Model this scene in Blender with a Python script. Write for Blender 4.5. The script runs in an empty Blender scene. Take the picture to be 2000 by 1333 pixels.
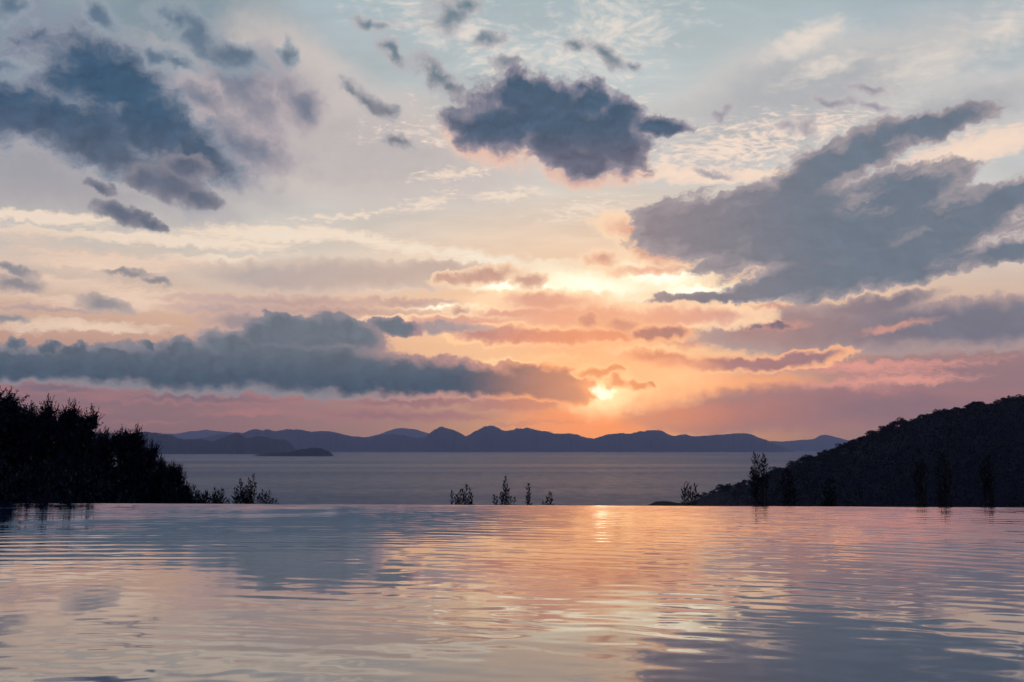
import bpy, bmesh, math, random
import numpy as np
from mathutils import Vector, Matrix

scene = bpy.context.scene
COL = scene.collection
rad = math.radians

# ------------------------------------------------------------------ camera
EYE = 0.5                         # metres above the pool water (z = 0)
SEA = -31.0                       # sea level
FPX, CX, CY, HZ = 2000 * 35 / 36, 1000.0, 666.5, 878.0
PITCH = math.atan((HZ - CY) / FPX)
cam_d = bpy.data.cameras.new("camera")
cam_d.sensor_width, cam_d.lens = 36.0, 35.0
cam_d.clip_start, cam_d.clip_end = 0.05, 300000.0
cam = bpy.data.objects.new("camera", cam_d)
COL.objects.link(cam)
cam.location = (0, 0, EYE)
cam.rotation_euler = (math.pi / 2 + PITCH, 0, 0)
scene.camera = cam


def ray(x, y):
    """world direction of a point of the 2000x1333 photograph, with y component 1"""
    cx, cz = (x - CX) / FPX, (CY - y) / FPX
    c, s = math.cos(PITCH), math.sin(PITCH)
    d = Vector((cx, c - s * cz, s + c * cz))
    return d / d.y


def at(x, y, dist):
    """the point seen at a photo position, dist metres ahead"""
    r = ray(x, y)
    return Vector((r.x * dist, dist, EYE + r.z * dist))


def azel(x, y):
    d = ray(x, y).normalized()
    return math.degrees(math.atan2(d.x, d.y)), math.degrees(math.asin(d.z))


def lin(c):
    return tuple(((v / 255) / 12.92 if v / 255 <= .04045 else ((v / 255 + .055) / 1.055) ** 2.4) for v in c[:3]) + (1.0,)


SUN_AZ, SUN_EL = azel(1172, 767)

# ------------------------------------------------------------------ world
world = bpy.data.worlds.new("World")
scene.world = world
world.use_nodes = True
WT = world.node_tree
WT.nodes.clear()


class Nodes:
    """small helpers that add nodes to a tree and hand back their output sockets"""
    def __init__(self, tree):
        self.t = tree
        self.turned = {}

    def new(self, kind, **kw):
        n = self.t.nodes.new(kind)
        for k, v in kw.items():
            setattr(n, k, v)
        return n

    def put(self, sock, v):
        if isinstance(v, bpy.types.NodeSocket):
            self.t.links.new(v, sock)
        elif isinstance(v, (tuple, list)):
            sock.default_value = v if len(v) == len(sock.default_value) else tuple(v)[:len(sock.default_value)]
        else:
            sock.default_value = v

    def math(self, op, a, b=0.0, c=0.0, clamp=False):
        n = self.new("ShaderNodeMath", operation=op, use_clamp=clamp)
        for s, v in zip(n.inputs, (a, b, c)):
            self.put(s, v)
        return n.outputs[0]

    def vec(self, op, a, b=(0, 0, 0)):
        n = self.new("ShaderNodeVectorMath", operation=op)
        self.put(n.inputs[0], a)
        self.put(n.inputs[1], b)
        return n.outputs["Value"] if op in ("LENGTH", "DOT_PRODUCT", "DISTANCE") else n.outputs[0]

    def comb(self, x, y, z=0.0):
        n = self.new("ShaderNodeCombineXYZ")
        for s, v in zip(n.inputs, (x, y, z)):
            self.put(s, v)
        return n.outputs[0]

    def grey(self, r, g=None, b=None):
        n = self.new("ShaderNodeCombineColor")
        for s, v in zip(n.inputs, (r, r if g is None else g, r if b is None else b)):
            self.put(s, v)
        return n.outputs[0]

    def step(self, v, a, b, lo=0.0, hi=1.0, smooth=True):
        n = self.new("ShaderNodeMapRange", interpolation_type="SMOOTHSTEP" if smooth else "LINEAR")
        for s, w in zip(n.inputs, (v, a, b, lo, hi)):
            self.put(s, w)
        return n.outputs[0]

    def noise(self, vec, scale, detail=5.0, rough=0.55, color=False, dist=0.0):
        n = self.new("ShaderNodeTexNoise", noise_dimensions="3D")
        self.put(n.inputs["Vector"], vec)
        n.inputs["Scale"].default_value = scale
        n.inputs["Detail"].default_value = detail
        n.inputs["Roughness"].default_value = rough
        n.inputs["Distortion"].default_value = dist
        return n.outputs["Color" if color else "Fac"]

    def warp(self, vec, scale, detail, rough):
        """two independent noises as a vector (no colour-to-vector conversion)"""
        return self.comb(self.noise(vec, scale, detail, rough), self.noise(self.vec("ADD", vec, (71.3, 23.7, 9.1)), scale, detail, rough), 0.5)

    def mix(self, f, a, b, blend="MIX"):
        n = self.new("ShaderNodeMix", data_type="RGBA", blend_type=blend)
        self.put(n.inputs[0], f)
        self.put(n.inputs[6], a)
        self.put(n.inputs[7], b)
        return n.outputs[2]

    def ramp(self, f, stops, mode="EASE"):
        n = self.new("ShaderNodeValToRGB")
        self.put(n.inputs[0], f)
        r = n.color_ramp
        r.interpolation = mode
        while len(r.elements) < len(stops):
            r.elements.new(0.5)
        for e, (p, c) in zip(r.elements, stops):
            e.position = p
            e.color = c if len(c) == 4 else lin(c)
        return n.outputs[0]


HAZE, AIRLIGHT = 9.0e-5, (.064, .075, .155, 1)      # density per metre and colour of the air built at the end
N = Nodes(WT)
DIR = N.new("ShaderNodeTexCoord").outputs["Generated"]
sep = N.new("ShaderNodeSeparateXYZ")
WT.links.new(DIR, sep.inputs[0])
AZ = N.math("MULTIPLY", N.math("ARCTAN2", sep.outputs[0], sep.outputs[1]), 180 / math.pi)
EL = N.math("MULTIPLY", N.math("ARCSINE", sep.outputs[2]), 180 / math.pi)
UV = N.comb(AZ, EL, 0.0)
# two scales of turbulence that make every cloud outline ragged
w1 = N.vec("MULTIPLY", N.vec("SUBTRACT", N.warp(UV, 0.30, 2.0, 0.5), (.5, .5, .5)), (3.2, 2.0, 0))
w2 = N.vec("MULTIPLY", N.vec("SUBTRACT", N.warp(UV, 1.3, 3.0, 0.55), (.5, .5, .5)), (1.3, 1.0, 0))
UVW = N.vec("ADD", N.vec("ADD", UV, w1), w2)
UVF = N.vec("ADD", UV, w2)
# fields: billows (and the same a step towards the sun, for relief), soft mist, horizontal streaks, sheets and flakes of high cloud
BILV = N.vec("MULTIPLY", UVF, (.75, 1.1, 1))
BIL = N.noise(BILV, 0.62, 8.0, 0.68)
SUNWARD = N.vec("NORMALIZE", N.vec("SUBTRACT", (SUN_AZ, SUN_EL - 6, 0), UV))
RELIEF = N.math("SUBTRACT", BIL, N.noise(N.vec("ADD", BILV, N.vec("MULTIPLY", SUNWARD, (.30, .30, 0))), 0.62, 5.0, 0.58))
SOFT = N.noise(N.vec("MULTIPLY", UVF, (.7, 1.1, 1)), 0.22, 6.0, 0.55)
STR = N.noise(N.vec("MULTIPLY", UVF, (.10, 1.25, 1)), 0.8, 6.0, 0.58)
WSP = N.noise(N.vec("MULTIPLY", N.comb(N.vec("DOT_PRODUCT", UVF, (.966, .259, 0)), N.vec("DOT_PRODUCT", UVF, (-.259, .966, 0)), 0.0), (.26, 1.2, 1)), 0.75, 7.0, 0.64)
flat = N.math("MAXIMUM", N.math("ADD", sep.outputs[2], 0.10), 0.04)
PLANE = N.comb(N.math("DIVIDE", sep.outputs[0], flat), N.math("DIVIDE", sep.outputs[1], flat), 0.0)
PLW = N.vec("ADD", PLANE, N.vec("MULTIPLY", N.vec("SUBTRACT", N.warp(PLANE, 3.0, 3.0, .5), (.5, .5, .5)), (.25, .25, 0)))
CIR = N.noise(N.vec("MULTIPLY", PLW, (.9, 1.8, 1)), 2.2, 7.0, 0.62)
FLK = N.noise(N.vec("MULTIPLY", PLW, (1.0, 1.2, 1)), 30.0, 3.0, 0.60)
# angular distance from the sun, plain and a little stretched along the horizon
SDIST = N.vec("LENGTH", N.vec("MULTIPLY", N.vec("SUBTRACT", UV, (SUN_AZ, SUN_EL, 0)), (0.72, 1.15, 1)))
SROUND = N.vec("LENGTH", N.vec("SUBTRACT", UV, (SUN_AZ, SUN_EL, 0)))
SHARED = dict(AZ=AZ, EL=EL, UV=UV, UVF=UVF, UVW=UVW, BIL=BIL, RELIEF=RELIEF, SOFT=SOFT, STR=STR, WSP=WSP, CIR=CIR, FLK=FLK, SDIST=SDIST, SROUND=SROUND)
NAMES = {}
VECTORS = ("UV", "UVF", "UVW")


def turn(coords, ang):
    """the coordinates turned by a slope (shared by all blobs of that slope)"""
    if ang == 0:
        return coords
    key = (coords.node.name, ang)
    if key not in N.turned:
        c, s = math.cos(rad(ang)), math.sin(rad(ang))
        N.turned[key] = N.comb(N.vec("DOT_PRODUCT", coords, (c, -s, 0)), N.vec("DOT_PRODUCT", coords, (s, c, 0)), 0.0)
    return N.turned[key]


def field(blobs, coords):
    """union of soft ellipses given as photo directions (x, y, rx, ry, slope in degrees); only those that reach the tile being built"""
    acc = None
    for b in blobs:
        x, y, rx, ry = b[:4]
        ang = round((b[4] if len(b) > 4 else 0) / 8) * 8
        u, v = azel(x, y)
        k = math.degrees(1 / FPX) * math.cos(rad(u)) ** 1.5 / 0.62
        c, s = math.cos(rad(ang)), math.sin(rad(ang))
        ex, ey = math.hypot(rx * k * c, ry * k * s), math.hypot(rx * k * s, ry * k * c)
        mx, my = (2.4, 1.7) if NAMES[coords.node.name] == "UVW" else (0.8, 0.7)
        if u + ex + mx < TILE[0] or u - ex - mx > TILE[1] or v + ey + my < TILE[2] or v - ey - my > TILE[3]:
            continue
        qu, qv = c * u - s * v, s * u + c * v
        m = N.new("ShaderNodeVectorMath", operation="MULTIPLY_ADD")
        N.t.links.new(turn(coords, ang), m.inputs[0])
        m.inputs[1].default_value = (1 / (rx * k), 1 / (ry * k), 0)
        m.inputs[2].default_value = (-qu / (rx * k), -qv / (ry * k), 0)
        val = N.vec("LENGTH", m.outputs[0])
        acc = val if acc is None else N.math("SMOOTH_MIN", acc, val, 0.14)
    return None if acc is None else N.math("SUBTRACT", 1.0, acc, clamp=True)


def tone(near, mid, far, r0=2.0, r1=10.0, r2=20.0):
    c = N.mix(N.step(S["SDIST"], r0, r1), lin(near), lin(mid))
    return N.mix(N.step(S["SDIST"], r1, r2), c, lin(far))


def pick(c):
    return c() if callable(c) else lin(c)


def layer(blobs, coords, mods, t0, t1, alpha, core, rim, vary=0.20, body=0.35):
    """lay a cloud over the sky: thin parts take the rim colour, thick ones the core; billows are lit from the sun's side"""
    global sky
    d = field(blobs, S[coords])
    if d is None:
        return
    gate = N.step(d, 0.0, 0.20)
    for f, amp in mods:
        d = N.math("MULTIPLY_ADD", S[f], amp, N.math("ADD", d, -0.5 * amp))
    t0, t1 = t0 + (t1 - t0) * .20, t1 - (t1 - t0) * .16
    opac = N.math("MULTIPLY", N.step(d, t0, t1), gate)
    if alpha != 1.0:
        opac = N.math("MULTIPLY", opac, alpha)
    core = pick(core)
    if vary:
        v = N.math("MULTIPLY_ADD", S["RELIEF"], vary * 5.0, 1.0)
        core = N.mix(1.0, core, N.grey(v), "MULTIPLY")
    sky = N.mix(opac, sky, N.mix(N.step(d, t0 + .45 * (t1 - t0), t1 + body), pick(rim), core))


def clear_sky():
    nish = N.new("ShaderNodeTexSky", sky_type="NISHITA", sun_disc=False)
    nish.sun_elevation, nish.sun_rotation = rad(SUN_EL), rad(SUN_AZ)
    elp = N.math("DIVIDE", S["EL"], 90.0, clamp=True)
    s = N.ramp(elp, [(0.0, (126, 98, 113)), (1.6 / 90, (130, 103, 117)), (3.2 / 90, (147, 115, 124)), (5 / 90, (192, 147, 138)),
                     (7.3 / 90, (222, 182, 158)), (10.5 / 90, (220, 206, 192)), (15 / 90, (204, 203, 200)), (21 / 90, (186, 195, 197)),
                     (27 / 90, (160, 179, 187)), (45 / 90, (104, 134, 166)), (1.0, (70, 100, 140))], "LINEAR")
    s = N.mix(0.05, s, N.mix(1.0, nish.outputs[0], (.12, .12, .12, 1), "MULTIPLY"))
    # cooler and dimmer to the left, a little dimmer low on the right
    s = N.mix(N.step(S["AZ"], 5, -30), s, N.mix(1.0, s, (.84, .86, .90, 1), "MULTIPLY"))
    s = N.mix(N.step(S["AZ"], 12, 28), s, N.mix(1.0, s, (.90, .93, .98, 1), "MULTIPLY"))
    s = N.mix(N.math("MULTIPLY", N.step(S["AZ"], 1, -9), N.step(S["EL"], 5.2, 3.0, 0, .6)), s, lin((134, 109, 124)))
    # warm afterglow round the sun
    s = N.mix(N.math("MULTIPLY", N.step(S["SDIST"], 17, 2, 0, .85), N.step(S["EL"], 1.5, 6.0, .12, 1.0)), s, lin((255, 202, 154)))
    s = N.mix(N.math("MULTIPLY", N.step(S["SDIST"], 5.0, 1.0, 0, .9), N.step(S["EL"], 4.5, 1.0)), s, lin((255, 128, 84)))
    return N.mix(N.math("MULTIPLY", N.step(S["AZ"], 12, 22), N.step(S["EL"], 7.6, 4.0, 0, .9)), s, lin((144, 116, 125)))


def build_tile(tile, clouds):
    """the sky inside one window of azimuth and elevation, as a node group that ends in a Background"""
    global N, S, sky, TILE
    TILE = tile
    g = bpy.data.node_groups.new("sky_window", "ShaderNodeTree")
    N = Nodes(g)
    for k in SHARED:
        g.interface.new_socket(k, in_out="INPUT", socket_type="NodeSocketVector" if k in VECTORS else "NodeSocketFloat")
    g.interface.new_socket("Background", in_out="OUTPUT", socket_type="NodeSocketShader")
    gi, go = N.new("NodeGroupInput"), N.new("NodeGroupOutput")
    # an offset of a millionth of a degree, its own in each window, keeps Cycles from merging the windows into one shared (too big) program
    e = 2e-5 * (1 + len(bpy.data.node_groups))
    S = {k: N.vec("ADD", gi.outputs[k], (e, e, 0)) if k in VECTORS else N.math("ADD", gi.outputs[k], e * (1 if k in ("AZ", "EL", "SDIST", "SROUND") else .1)) for k in SHARED}
    NAMES.update({S[k].node.name: k for k in VECTORS})
    sky = clear_sky()
    thin = N.math("MULTIPLY_ADD", N.math("SUBTRACT", S["CIR"], .5), N.step(S["EL"], 4, 16, .1, .55), 1.0)
    sky = N.mix(1.0, sky, N.grey(thin), "MULTIPLY")
    if clouds:
        lay_clouds()
    # scattered cloud over the rest of the vault, and the dusk that darkens it away from the sun
    out = N.math("MAXIMUM", N.step(S["EL"], 26, 36), N.step(N.math("ABSOLUTE", S["AZ"]), 31, 42))
    over = N.math("MULTIPLY", N.math("MULTIPLY", N.step(S["SOFT"], .40, .62), out), .85)
    sky = N.mix(over, sky, N.mix(N.step(S["EL"], 2, 14), lin((140, 112, 126)), lin((112, 122, 140))))
    dusk = N.step(S["SROUND"], 30, 95, 1.0, 0.42)
    sky = N.mix(1.0, sky, N.grey(dusk, dusk, N.math("MULTIPLY", dusk, N.step(S["SROUND"], 30, 95, 1.0, 1.9))), "MULTIPLY")
    # the sky above the haze: what is left when the light the haze adds and takes away on the way down is undone
    path = N.math("MINIMUM", N.math("DIVIDE", 640.0, N.math("MAXIMUM", N.math("SINE", N.math("MULTIPLY", S["EL"], math.pi / 180)), .001)), N.math("DIVIDE", 26000.0, N.math("MAXIMUM", N.math("COSINE", N.math("MULTIPLY", S["AZ"], math.pi / 180)), .945)))
    t = N.math("POWER", math.e, N.math("MULTIPLY", path, -HAZE))
    sky = N.mix(N.math("SUBTRACT", 1.0, t), sky, AIRLIGHT, "SUBTRACT")
    sky = N.mix(1.0, N.mix(1.0, sky, (0, 0, 0, 1), "LIGHTEN"), N.grey(N.math("DIVIDE", 1.0, t)), "MULTIPLY")
    bg = N.new("ShaderNodeBackground")
    g.links.new(sky, bg.inputs[0])
    g.links.new(bg.outputs[0], go.inputs[0])
    n = WT.nodes.new("ShaderNodeGroup")
    n.node_tree = g
    for k, v in SHARED.items():
        WT.links.new(v, n.inputs[k])
    return n.outputs[0]


def choose(test, a, b):
    """b where the test holds, else a (Cycles skips the branch that is not needed)"""
    m = WT.nodes.new("ShaderNodeMixShader")
    WT.links.new(test, m.inputs[0])
    WT.links.new(a, m.inputs[1])
    WT.links.new(b, m.inputs[2])
    return m.outputs[0]


CREAM = lambda: N.mix(N.step(S["SDIST"], 4, 22), lin((255, 244, 222)), lin((234, 216, 200)))
MASS = [(200, 160, 160, 105, 22), (110, 232, 215, 74, 6), (0, 205, 140, 62, 0), (290, 240, 140, 82, 28), (190, 285, 205, 42, 12)]
MID = [(1080, 238, 160, 72, 12), (965, 250, 90, 46, 6), (1185, 262, 96, 64, 24), (1130, 312, 76, 30, 8), (1225, 295, 56, 38, 10)]
RIGHT = [(1400, 445, 140, 60, -4), (1500, 425, 160, 66, -8), (1620, 462, 280, 88, -3), (1590, 350, 120, 48, -24), (1690, 295, 110, 38, -22), (1820, 246, 120, 26, -8), (1760, 380, 120, 52, -6),
         (1860, 455, 160, 58, -12), (1965, 392, 66, 36, -14), (1700, 522, 250, 46, -5), (1550, 555, 140, 26, -6), (1400, 582, 115, 12, -4), (1300, 440, 66, 40, 10), (1960, 490, 76, 20, -10)]
BANK = [(0, 712, 230, 34, 0), (200, 716, 230, 36, 2), (400, 718, 220, 48, 1), (560, 714, 220, 50, 2), (700, 735, 260, 40, 2), (850, 742, 240, 31, 3), (1000, 752, 150, 26, 4), (1082, 765, 70, 22, 8), (1060, 733, 90, 18, 10)]
TOPS = [(600, 652, 120, 30, 4), (550, 634, 40, 22, 20), (680, 650, 76, 28, 14), (30, 672, 20, 15), (96, 682, 24, 14), (150, 684, 28, 12), (292, 676, 18, 12), (352, 682, 34, 18), (225, 690, 34, 10), (770, 640, 50, 16, 6), (450, 672, 54, 24), (520, 655, 54, 24)]


def lay_clouds():
    global sky
    # veils of thin grey cloud high up
    layer([(40, 70, 430, 190), (330, 40, 260, 110), (120, 200, 330, 130)], "UVF", [("SOFT", .5)], .04, .55, .85, (126, 144, 156), (160, 170, 176), .05)
    layer([(110, 340, 420, 90, 3), (330, 300, 250, 90, 10)], "UVF", [("SOFT", .5)], .04, .6, .8, (160, 156, 163), (184, 178, 178), .04)
    layer([(690, 280, 330, 110, 8), (580, 190, 170, 110, 35)], "UVF", [("SOFT", .6)], .06, .6, .85, (190, 180, 178), (208, 196, 190), .05)
    layer([(1560, 170, 330, 90, -6), (1880, 215, 260, 60, -10), (1500, 260, 260, 80, -5)], "UVF", [("SOFT", .7)], .10, .65, .8, (174, 174, 178), (202, 198, 195), .05)
    # bright thin sheets: mottled altocumulus, broad cream sheets, long streaks
    layer([(1200, 60, 250, 110, -5), (1000, 140, 170, 90, 0), (900, 60, 220, 70, 5)], "UVF", [("FLK", 1.7), ("CIR", 1.5)], .28, 1.35, .75, (240, 224, 210), (224, 216, 208), 0)
    layer([(1420, 290, 230, 60, -4), (1300, 325, 130, 40, -3), (1010, 240, 300, 70, 3), (1560, 250, 160, 40)], "UVF", [("FLK", 1.9), ("CIR", 1.2)], .26, 1.10, .9, (250, 226, 205), (234, 214, 201), 0)
    layer([(1830, 110, 260, 90, -10), (1560, 85, 140, 40, -12), (1950, 60, 170, 60, -8), (1620, 130, 150, 34, -6)], "UVF", [("CIR", 1.5), ("FLK", .5)], .22, 1.0, .9, (236, 220, 206), (216, 208, 201), 0)
    layer([(1900, 292, 180, 36, -6), (1440, 345, 170, 14, -3), (1330, 340, 120, 18, -4)], "UVF", [("CIR", .5), ("FLK", .4)], .22, .7, .95, (246, 220, 198), (236, 212, 196), 0)
    layer([(1140, 410, 140, 26, -8), (990, 383, 90, 16, -8), (700, 420, 160, 13, -10), (830, 396, 90, 20, -14), (880, 340, 120, 20, -8)], "UVF", [("CIR", 1.3), ("FLK", 1.6)], .30, 1.0, .8,
          (246, 224, 202), (236, 216, 198), 0)
    layer([(330, 470, 340, 17, 3), (560, 462, 230, 19, 2), (760, 478, 230, 21, 5), (930, 503, 180, 21, 6), (1080, 530, 130, 28, 6), (80, 425, 180, 17, 2), (450, 510, 210, 11, -1)],
          "UVF", [("CIR", .7), ("STR", 1.0), ("FLK", .5)], .20, .90, .95, CREAM, (240, 218, 196), 0)
    layer([(150, 500, 330, 60, 0), (250, 580, 420, 60, 0), (750, 570, 250, 22, -3), (180, 640, 330, 22, 0)], "UVF", [("STR", 1.9), ("FLK", .4)], .30, 1.05, .85, (240, 212, 188), (224, 196, 178), 0)
    layer([(1160, 560, 190, 48, 5), (1280, 540, 170, 40, 6), (1350, 565, 130, 24, 0), (1020, 560, 170, 20, 0), (880, 600, 120, 14)], "UVF", [("STR", .7), ("SOFT", .4)], .18, .85, .97, lambda: (1.4, 1.24, .98, 1), (255, 232, 196), 0)

    # grey lens and mauve bands left of the sun
    layer([(560, 545, 180, 30, -2), (700, 535, 230, 28, -2), (840, 525, 100, 15, -3)], "UVF", [("STR", .35)], .16, .46, .85, lambda: tone((226, 180, 152), (194, 172, 162), (174, 163, 164)), (212, 190, 175), .04)
    layer([(560, 590, 250, 14, 1), (640, 608, 260, 14, 0), (450, 605, 140, 14), (100, 605, 200, 9), (800, 590, 130, 11)], "UVF", [("STR", .7)], .18, .65, .75, lambda: tone((226, 160, 134), (184, 150, 148), (172, 154, 158)), (206, 172, 160), .04)
    layer([(205, 595, 62, 17, 5), (30, 555, 62, 18, 4), (20, 525, 66, 12, 12), (15, 623, 40, 12), (245, 532, 56, 10), (305, 548, 32, 9, 10)], "UVF", [("BIL", .6)], .16, .60, .88, (134, 133, 142), (186, 168, 162), .1)

    # upper left: big dark masses with faint pink lower hems
    layer([(x, y + 22, rx, ry, a) for x, y, rx, ry, a in MASS] + [(330, 130, 90, 50, 30), (540, 140, 90, 50, 40), (470, 300, 140, 60, 10), (360, 385, 130, 34, 18)],
          "UVW", [("BIL", .8)], .10, .70, .75, (154, 157, 168), (184, 178, 179), .06)
    layer([(470, 165, 120, 70, 42), (400, 200, 70, 46, 20), (580, 200, 66, 46, 45), (470, 275, 130, 54, 14), (410, 310, 120, 40, 14), (400, 285, 70, 46)],
          "UVW", [("BIL", .8), ("SOFT", .4)], .12, .72, .90, (110, 118, 138), (172, 162, 169), .12)
    layer(MASS + [(350, 292, 140, 48, 16)], "UVW", [("BIL", 1.0), ("WSP", .6)], .02, .56, .98, lambda: N.mix(N.step(S["EL"], 18.5, 15), lin((60, 88, 114)), lin((84, 97, 117))), (140, 146, 160), .26, .3)
    layer([(400, 78, 115, 36, 30), (460, 108, 80, 32, 24), (310, 108, 54, 22, 14), (365, 125, 54, 18, 14), (200, 22, 76, 30, 26), (335, 42, 40, 28, 30), (20, 135, 56, 26, 10), (572, 104, 22, 26), (35, 15, 40, 22)],
          "UVW", [("BIL", .9)], .10, .72, .86, (90, 112, 133), (152, 162, 172), .16)
    layer([(330, 362, 78, 34, 14), (395, 388, 52, 19, 20), (290, 350, 46, 25), (240, 418, 60, 21, 16), (290, 434, 38, 12, 12), (195, 365, 32, 12, 12), (365, 325, 52, 27, 8)],
          "UVF", [("BIL", .6)], .16, .56, .96, (96, 104, 122), (134, 132, 144), .2)
    layer([(722, 196, 68, 24, 34), (760, 212, 36, 18, 20), (690, 172, 42, 20, 30), (768, 276, 40, 16, 12), (850, 148, 64, 25, 40), (882, 168, 32, 18, 20), (775, 96, 46, 19, 40), (870, 28, 68, 38, -8),
           (905, 5, 46, 26), (962, 86, 30, 22), (1000, 132, 32, 16), (1180, 104, 66, 21, 22), (1236, 128, 36, 14, 30), (1120, 95, 30, 16), (730, 45, 46, 18)],
          "UVW", [("BIL", .9)], .12, .74, .86, lambda: N.mix(N.step(S["EL"], 24, 18), lin((92, 117, 132)), lin((106, 112, 127))), (182, 178, 181), .14)

    # the dark cloud over the middle, its hem lit from below
    layer([(x - 4, y + 28, rx, ry * .95, a) for x, y, rx, ry, a in MID], "UVW", [("BIL", .8)], .14, .62, .9, (196, 158, 153), (234, 196, 177), .06)
    layer(MID + [(1020, 172, 28, 38, -10), (1002, 196, 50, 30, 0), (1150, 196, 46, 30, 10), (1200, 210, 46, 32, 20), (1290, 256, 42, 19, -8), (1080, 190, 66, 30, 8)],
          "UVW", [("BIL", .95)], .12, .50, .98, lambda: N.mix(N.step(S["EL"], 18.6, 16.2), lin((70, 92, 115)), lin((98, 101, 119))), (146, 140, 153), .26, .25)

    # the great grey cloud on the right
    layer([(1640, 205, 62, 18, 22), (1690, 218, 42, 12, 8), (1690, 178, 36, 16, 10), (1590, 246, 32, 20), (1545, 250, 40, 18), (1420, 215, 30, 16), (1405, 335, 42, 11, 12)],
          "UVW", [("BIL", .9)], .16, .80, .78, (138, 136, 150), (190, 182, 185), .12)
    layer([(1235, 452, 84, 32, 14), (1172, 505, 42, 22, 0), (1290, 500, 95, 28, 18), (1280, 528, 115, 12, 4), (1420, 585, 135, 12, -4)], "UVF", [("BIL", .7)], .16, .62, .92, (228, 172, 146), (255, 220, 184), .3)
    layer(RIGHT, "UVF", [("BIL", .60), ("WSP", 1.15)], .12, .44, .97, lambda: N.mix(N.step(S["AZ"], 5, 20), lin((144, 132, 138)), lin((104, 116, 132))), (166, 154, 158), .10, .3)

    # lower right bank
    layer([(1800, 636, 330, 48, 0), (1960, 630, 190, 52, 0), (1560, 645, 200, 46, 0), (1700, 600, 130, 20, -6)], "UVF", [("BIL", .40), ("WSP", .4)], .12, .46, .94,
          lambda: N.mix(N.step(S["AZ"], 12, 24), lin((168, 133, 133)), lin((112, 114, 131))), (172, 150, 150), .10)
    layer([(1500, 600, 100, 11, -2), (1520, 635, 95, 17), (1740, 640, 120, 16, -10), (1330, 675, 66, 12)], "UVF", [("BIL", 1.0), ("STR", .6)], .30, .95, .75, (224, 154, 135), (208, 152, 140), .06)
    layer([(1520, 636, 28, 11, 0), (1480, 640, 18, 8)], "UVF", [("BIL", .5)], .20, .50, .9, (120, 108, 124), (190, 142, 136))

    # orange and mauve wisps near the sun
    layer([(1060, 590, 140, 24, 3), (1130, 622, 230, 30, 0), (1330, 620, 180, 26, 2), (1010, 612, 110, 15), (900, 628, 190, 13)], "UVF", [("BIL", .6), ("STR", .3)], .16, .55, .90,
          lambda: tone((238, 174, 144), (218, 160, 144), (184, 146, 142), 4, 8, 15), lambda: (1.10, .74, .46, 1), .06)
    layer([(940, 540, 90, 19, -8), (1035, 548, 38, 18), (880, 545, 40, 14), (895, 608, 26, 12)], "UVF", [("BIL", .65)], .20, .52, .95, (204, 160, 143), (250, 214, 180), .14)
    layer([(960, 652, 96, 21, 0), (1060, 658, 160, 18, 0), (1190, 655, 76, 16, 0)], "UVF", [("BIL", .5)], .18, .44, .95,
          lambda: tone((228, 148, 118), (192, 138, 132), (164, 129, 136), 3, 7, 13), lambda: (1.15, .66, .36, 1), .12)
    layer([(1150, 628, 30, 17), (1216, 634, 36, 16)], "UVF", [("BIL", .7)], .20, .55, .85, (196, 142, 132), (250, 190, 150), .1)
    layer([(1300, 650, 50, 15, 2), (1265, 655, 36, 10)], "UVF", [("BIL", .5)], .19, .46, .95, (156, 116, 122), (252, 182, 140), .12)
    layer([(1110, 700, 170, 18, 0), (1230, 690, 140, 22, 0), (1000, 706, 120, 9, 2)], "UVF", [("STR", 1.0)], .20, .85, .9, (255, 232, 184), (255, 204, 150), 0)
    layer([(1250, 770, 150, 22, 0), (1420, 750, 180, 20)], "UVF", [("SOFT", .5)], .06, .7, .7, (255, 172, 120), (240, 160, 120), 0)
    layer([(1680, 712, 330, 34, -2), (1750, 745, 330, 22, -3)], "UVF", [("STR", 2.0), ("FLK", .5)], .46, 1.0, .9, (232, 160, 144), (204, 144, 138), 0)
    layer([(1300, 704, 84, 17, 6), (1430, 712, 130, 15, 2), (1560, 703, 100, 16, -7), (1500, 712, 100, 13)], "UVF", [("BIL", .4)], .18, .42, .96,
          lambda: tone((204, 130, 112), (170, 124, 126), (134, 115, 128), 3, 6, 12), (255, 186, 142), .10)
    layer([(1560, 800, 240, 42, 0), (1380, 812, 160, 34, 0), (1760, 800, 280, 40, 0)], "UVF", [("BIL", .3), ("SOFT", .4)], .06, .6, .85,
          lambda: N.mix(N.step(S["SDIST"], 3, 11), lin((192, 122, 114)), lin((136, 109, 122))), (156, 116, 123), .05)

    # long low bank on the left with billowing tops, streaks under it
    layer([(400, 780, 330, 12, 2), (100, 760, 180, 16, 4), (760, 812, 240, 17, 0), (820, 786, 220, 11, 2), (1010, 790, 140, 17, 4), (60, 800, 220, 16)], "UVF", [("STR", .9)], .22, .80, .80,
          lambda: tone((168, 112, 115), (134, 106, 120), (112, 106, 122)), (164, 118, 125), .05)
    layer([(480, 806, 260, 16, 0), (1000, 805, 190, 9, 0), (1050, 826, 200, 6), (300, 826, 160, 10), (960, 778, 80, 6)], "UVF", [("STR", 1.8), ("FLK", .5)], .44, 1.1, .75, lambda: tone((240, 138, 110), (190, 126, 122), (166, 120, 126)), (160, 117, 124), 0)
    layer([(470, 626, 86, 20, 0), (440, 650, 66, 12), (860, 640, 100, 13, 4)], "UVF", [("BIL", .6)], .18, .52, .85, (148, 138, 147), (204, 170, 159), .1)
    glare = field([(1205, 752, 110, 34, 10), (1230, 740, 130, 30, 0), (1170, 715, 110, 16, 0)], S["UVF"])
    if glare is not None:
        sky = N.mix(N.math("MULTIPLY", glare, 1.7, clamp=True), sky, (1.25, .64, .32, 1))
    sun_d = N.vec("LENGTH", N.vec("MULTIPLY", N.vec("SUBTRACT", S["UVF"], (SUN_AZ, SUN_EL, 0)), (.8, 1.25, 1)))
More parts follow.
